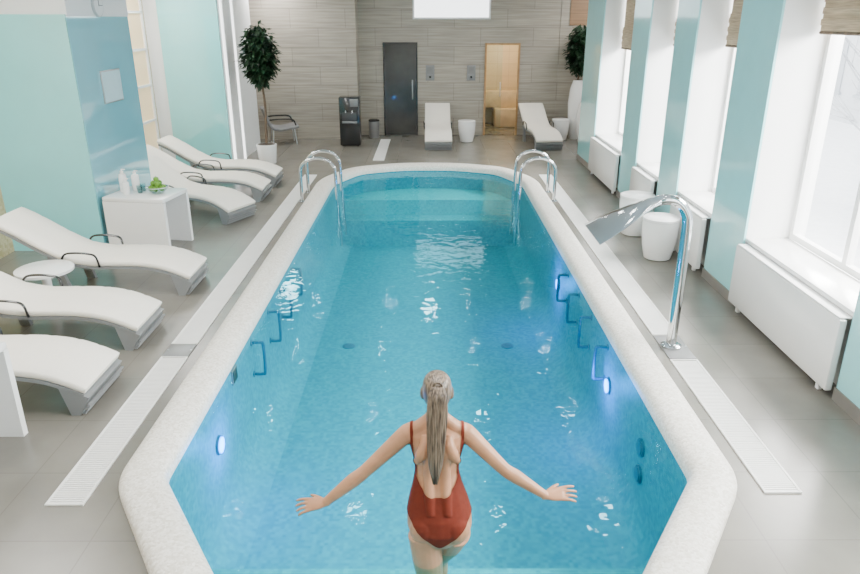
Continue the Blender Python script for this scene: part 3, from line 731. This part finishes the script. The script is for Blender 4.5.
WL=(-.580,2.955,.285); WR=(.548,2.965,.318)
arm((-.148,3.04,.642),(-.365,2.99,.450),WL); arm((.148,3.04,.642),(.340,2.99,.462),WR)
hand(WL,(-.745,2.96,.252),(0,-.45,.9),1); hand(WR,(.725,2.985,.322),(0,-.45,.9),1)
# legs
def leg(h,k,a,toe):
    h,k,a,toe=V(h),V(k),V(a),V(toe)
    pts=catmull([h,h.lerp(k,.45),k,k.lerp(a,.33)+V((0,-.012,0)),a],6)
    tube(bm,pts,interp([.085,.078,.054,.052,.032],6),20)
    tube(bm,catmull([a+V((0,-.045,-.018)),a+V((0,.0,-.010)),a.lerp(toe,.5)+V((0,0,.0)),toe],4),interp([.026,.034,.033,.016],4),14)
    for q in range(5): tube(bm,[toe+V(((q-2)*.015,-.03,0)),toe+V(((q-2)*.017,.025-.008*abs(q-1.5),-.004))],[.010,.008],8)
leg((-.080,2.92,.12),(-.036,2.90,-.29),(-.036,2.84,-.648),(-.046,3.00,-.680))
leg((.080,2.925,.13),(.004,3.11,-.21),(-.012,3.18,-.648),(-.006,3.34,-.680))
for v in bm.verts: v.co += V((X0+sway(v.co.z),0,0))-P0
tmp=bpy.data.meshes.new('tmp'); bmesh.ops.recalc_face_normals(bm,faces=bm.faces[:]); bm.to_mesh(tmp); bm.free()
to=bpy.data.objects.new('tmp',tmp); C.objects.link(to)
r=to.modifiers.new('r','REMESH'); r.mode='VOXEL'; r.voxel_size=.0038; r.use_smooth_shade=True
sm=to.modifiers.new('s','SMOOTH'); sm.factor=.5; sm.iterations=6
dg=bpy.context.evaluated_depsgraph_get(); body=bpy.data.meshes.new_from_object(to.evaluated_get(dg)); body.name='body'
bpy.data.objects.remove(to)
person=thing('person','woman in a rust red low-back swimsuit with ponytail, arms spread, stepping into the pool','person',P0)
body.materials.clear(); body.materials.append(M_skin)
for p in body.polygons: p.use_smooth=True
bo=bpy.data.objects.new('body',body); C.objects.link(bo); bo.parent=person
def patch(test,off,name,m,it=8,sm=0):
    b=bmesh.new(); b.from_mesh(body); b.normal_update(); nm={v.index:v.normal.copy() for v in b.verts}
    kill=[]
    for f in b.faces:
        q=f.calc_center_median()+P0; q.x-=X0+sway(q.z)
        if not test(q,f.normal): kill.append(f)
    b.verts.index_update()
    lay=b.verts.layers.int.new('i')
    for v in b.verts: v[lay]=v.index
    bmesh.ops.delete(b,geom=kill,context='FACES')
    for _ in range(it):
        new={}
        for v in b.verts:
            nb=[e.other_vert(v) for e in v.link_edges if e.is_boundary]
            if len(nb)==2: new[v]=(v.co*2+nb[0].co+nb[1].co)/4
        for v,c in new.items(): v.co=c
    for v in b.verts: v.co+=nm[v[lay]]*(off(v.co+P0) if callable(off) else off)
    for _ in range(sm):
        new={}
        for v in b.verts:
            if not v.is_boundary:
                c=V((0,0,0))
                for e in v.link_edges: c+=e.other_vert(v).co
                new[v]=v.co*.5+c/len(v.link_edges)*.5
        for v,c in new.items(): v.co=c
    o=mk(name,b,m,person,ang=3.1,recalc=False); return o
def suit(p,n):
    x,y,z=abs(p.x),p.y,p.z
    if z>.72 or z<.0: return False
    back=y<yc(z)+.01
    if z<.31:
        lim=.095+.155*(x/.165)**1.15 if back else .08+.22*(x/.165)**.8
        if x>.19 or z<lim: return False
        return True
    if z>.60: return .1185<x<.1335 and (z>.60)
    if z>.50 and x>.150: return False
    if x>.18: return False
    if back:
        if z<.355: return True
        t=min(1,max(0,(.54-z)/.185))
        U=min(.117*(1-t**2.6)**(1/2.2), thalf(z)-.010)
        return x>U
    return True
patch(suit,.0045,'swimsuit',M_suit,10,8)
def hairt(p,n): return p.z>.792+max(0,(p.y-3.04))*.80 and p.z>.79
hp=patch(hairt,.008,'hair',M_hair,6,8)
bm=NB()
path=[V(p) for p in ((.002,3.045,.930),(.002,3.005,.934),(.001,2.974,.908),(.0,2.956,.85),(-.002,2.938,.76),(-.005,2.916,.66),(-.008,2.892,.56),(-.010,2.880,.465))]
wd=[.016,.021,.037,.046,.046,.041,.032,.013]
cp=catmull(path,5); cw_=interp(wd,5)
loft(bm,[[p+V((math.cos(2*PI*k/20)*w,math.sin(2*PI*k/20)*w*.55,0 if i>8 else math.sin(2*PI*k/20)*w*.3)) for k in range(20)] for i,(p,w) in enumerate(zip(cp,cw_))])
for k in range(260):
    a=random.random()*6.28; rr=random.uniform(.93,1.06); ph=random.random()*6.28
    pts=[]
    for i,p in enumerate(path):
        wob=.0012*math.sin(i*1.3+ph)
        pts.append(p+V((math.cos(a)*rr*wd[i]+wob,math.sin(a)*rr*wd[i]*.55,0)))
    pts[-1]=pts[-2].lerp(pts[-1],random.uniform(.8,1.15))
    tube(bm,catmull(pts,3),interp([.002,.0026,.0026,.0026,.0026,.0026,.0024,.001],3),5)
for v in bm.verts: v.co+=V((X0,0,0))-P0
mk('ponytail',bm,M_hair,person,ang=3.1)
bm=NB(); ring=[V((X0+.002+.022*math.cos(2*PI*k/16),2.998,.930+.022*math.sin(2*PI*k/16)))-P0 for k in range(16)]; tube(bm,ring,.006,8,closed=True); mk('hair_tie',bm,M_hair,person)
for s in (-1,1):
    bm=NB(); ball(bm,V((X0+s*.028,hy+.076,.848))-P0,.012,14,10); e=mk('eye',bm,M_eye,person)
    bm=NB(); ball(bm,V((X0+s*.028,hy+.0855,.848))-P0,(.006,.004,.006),12,8); mk('iris',bm,M_iris,e)
bm=NB(); tube(bm,[V((X0+q*.011,hy+.079-abs(q)*.004,.792))-P0 for q in (-2,-1,0,1,2)],[.002,.005,.006,.005,.002],8); mk('lips',bm,M_lip,person)

# ------------------------------------------------------------------ light, world, camera
def area(name,loc,sx,sy,e,col=(1,.98,.95),rot=(0,0,0)):
    l=bpy.data.lights.new(name,'AREA'); l.shape='RECTANGLE'; l.size=sx; l.size_y=sy; l.energy=e; l.color=col
    o=bpy.data.objects.new(name,l); C.objects.link(o); o.location=loc; o.rotation_euler=rot
area('added_fill_light',(-4.2,1.0,3.37),.8,2.2,90); area('added_fill_light',(-4.2,5.5,3.37),.8,2.2,125); area('added_fill_light',(-4.2,11.4,3.37),.8,2.2,105)  # unseen fill lights added under the ceiling to brighten the room
area('added_fill_light',(0,.3,3.37),3,1.5,115); area('added_fill_light',(0,4.0,3.37),2.4,1.2,120)
area('added_fill_light',(.0,14.4,3.37),.2,.5,25); area('added_fill_light',(-3.3,15.6,3.37),.4,1.0,60); area('added_fill_light',(3.8,15.4,3.37),.4,1.2,50)  # small centre light added for glints on the water, the others as fill
for a,b in bays: area('window_daylight',(5.0,(a+b)/2,3.7),2.4,(b-a)*1.1,640*(b-a),(1,.985,.955),(0,math.radians(58),0))
l=bpy.data.lights.new('steam_room_lamp','POINT'); l.energy=65; l.color=(1,.86,.62); l.shadow_soft_size=.1
o=bpy.data.objects.new('steam_room_lamp',l); C.objects.link(o); o.location=(1.8,17.7,2.4)
W=bpy.data.worlds.new('World'); S.world=W; W.use_nodes=True
bg=W.node_tree.nodes['Background']; bg.inputs[0].default_value=(.96,.98,1,1); bg.inputs[1].default_value=7.5
cam=bpy.data.cameras.new('Camera'); co=bpy.data.objects.new('Camera',cam); C.objects.link(co)
co.location=(0,0,2.6); co.rotation_euler=(math.radians(69),0,-2/700); cam.sensor_width=36; cam.lens=36*700/860; cam.clip_end=200
S.camera=co
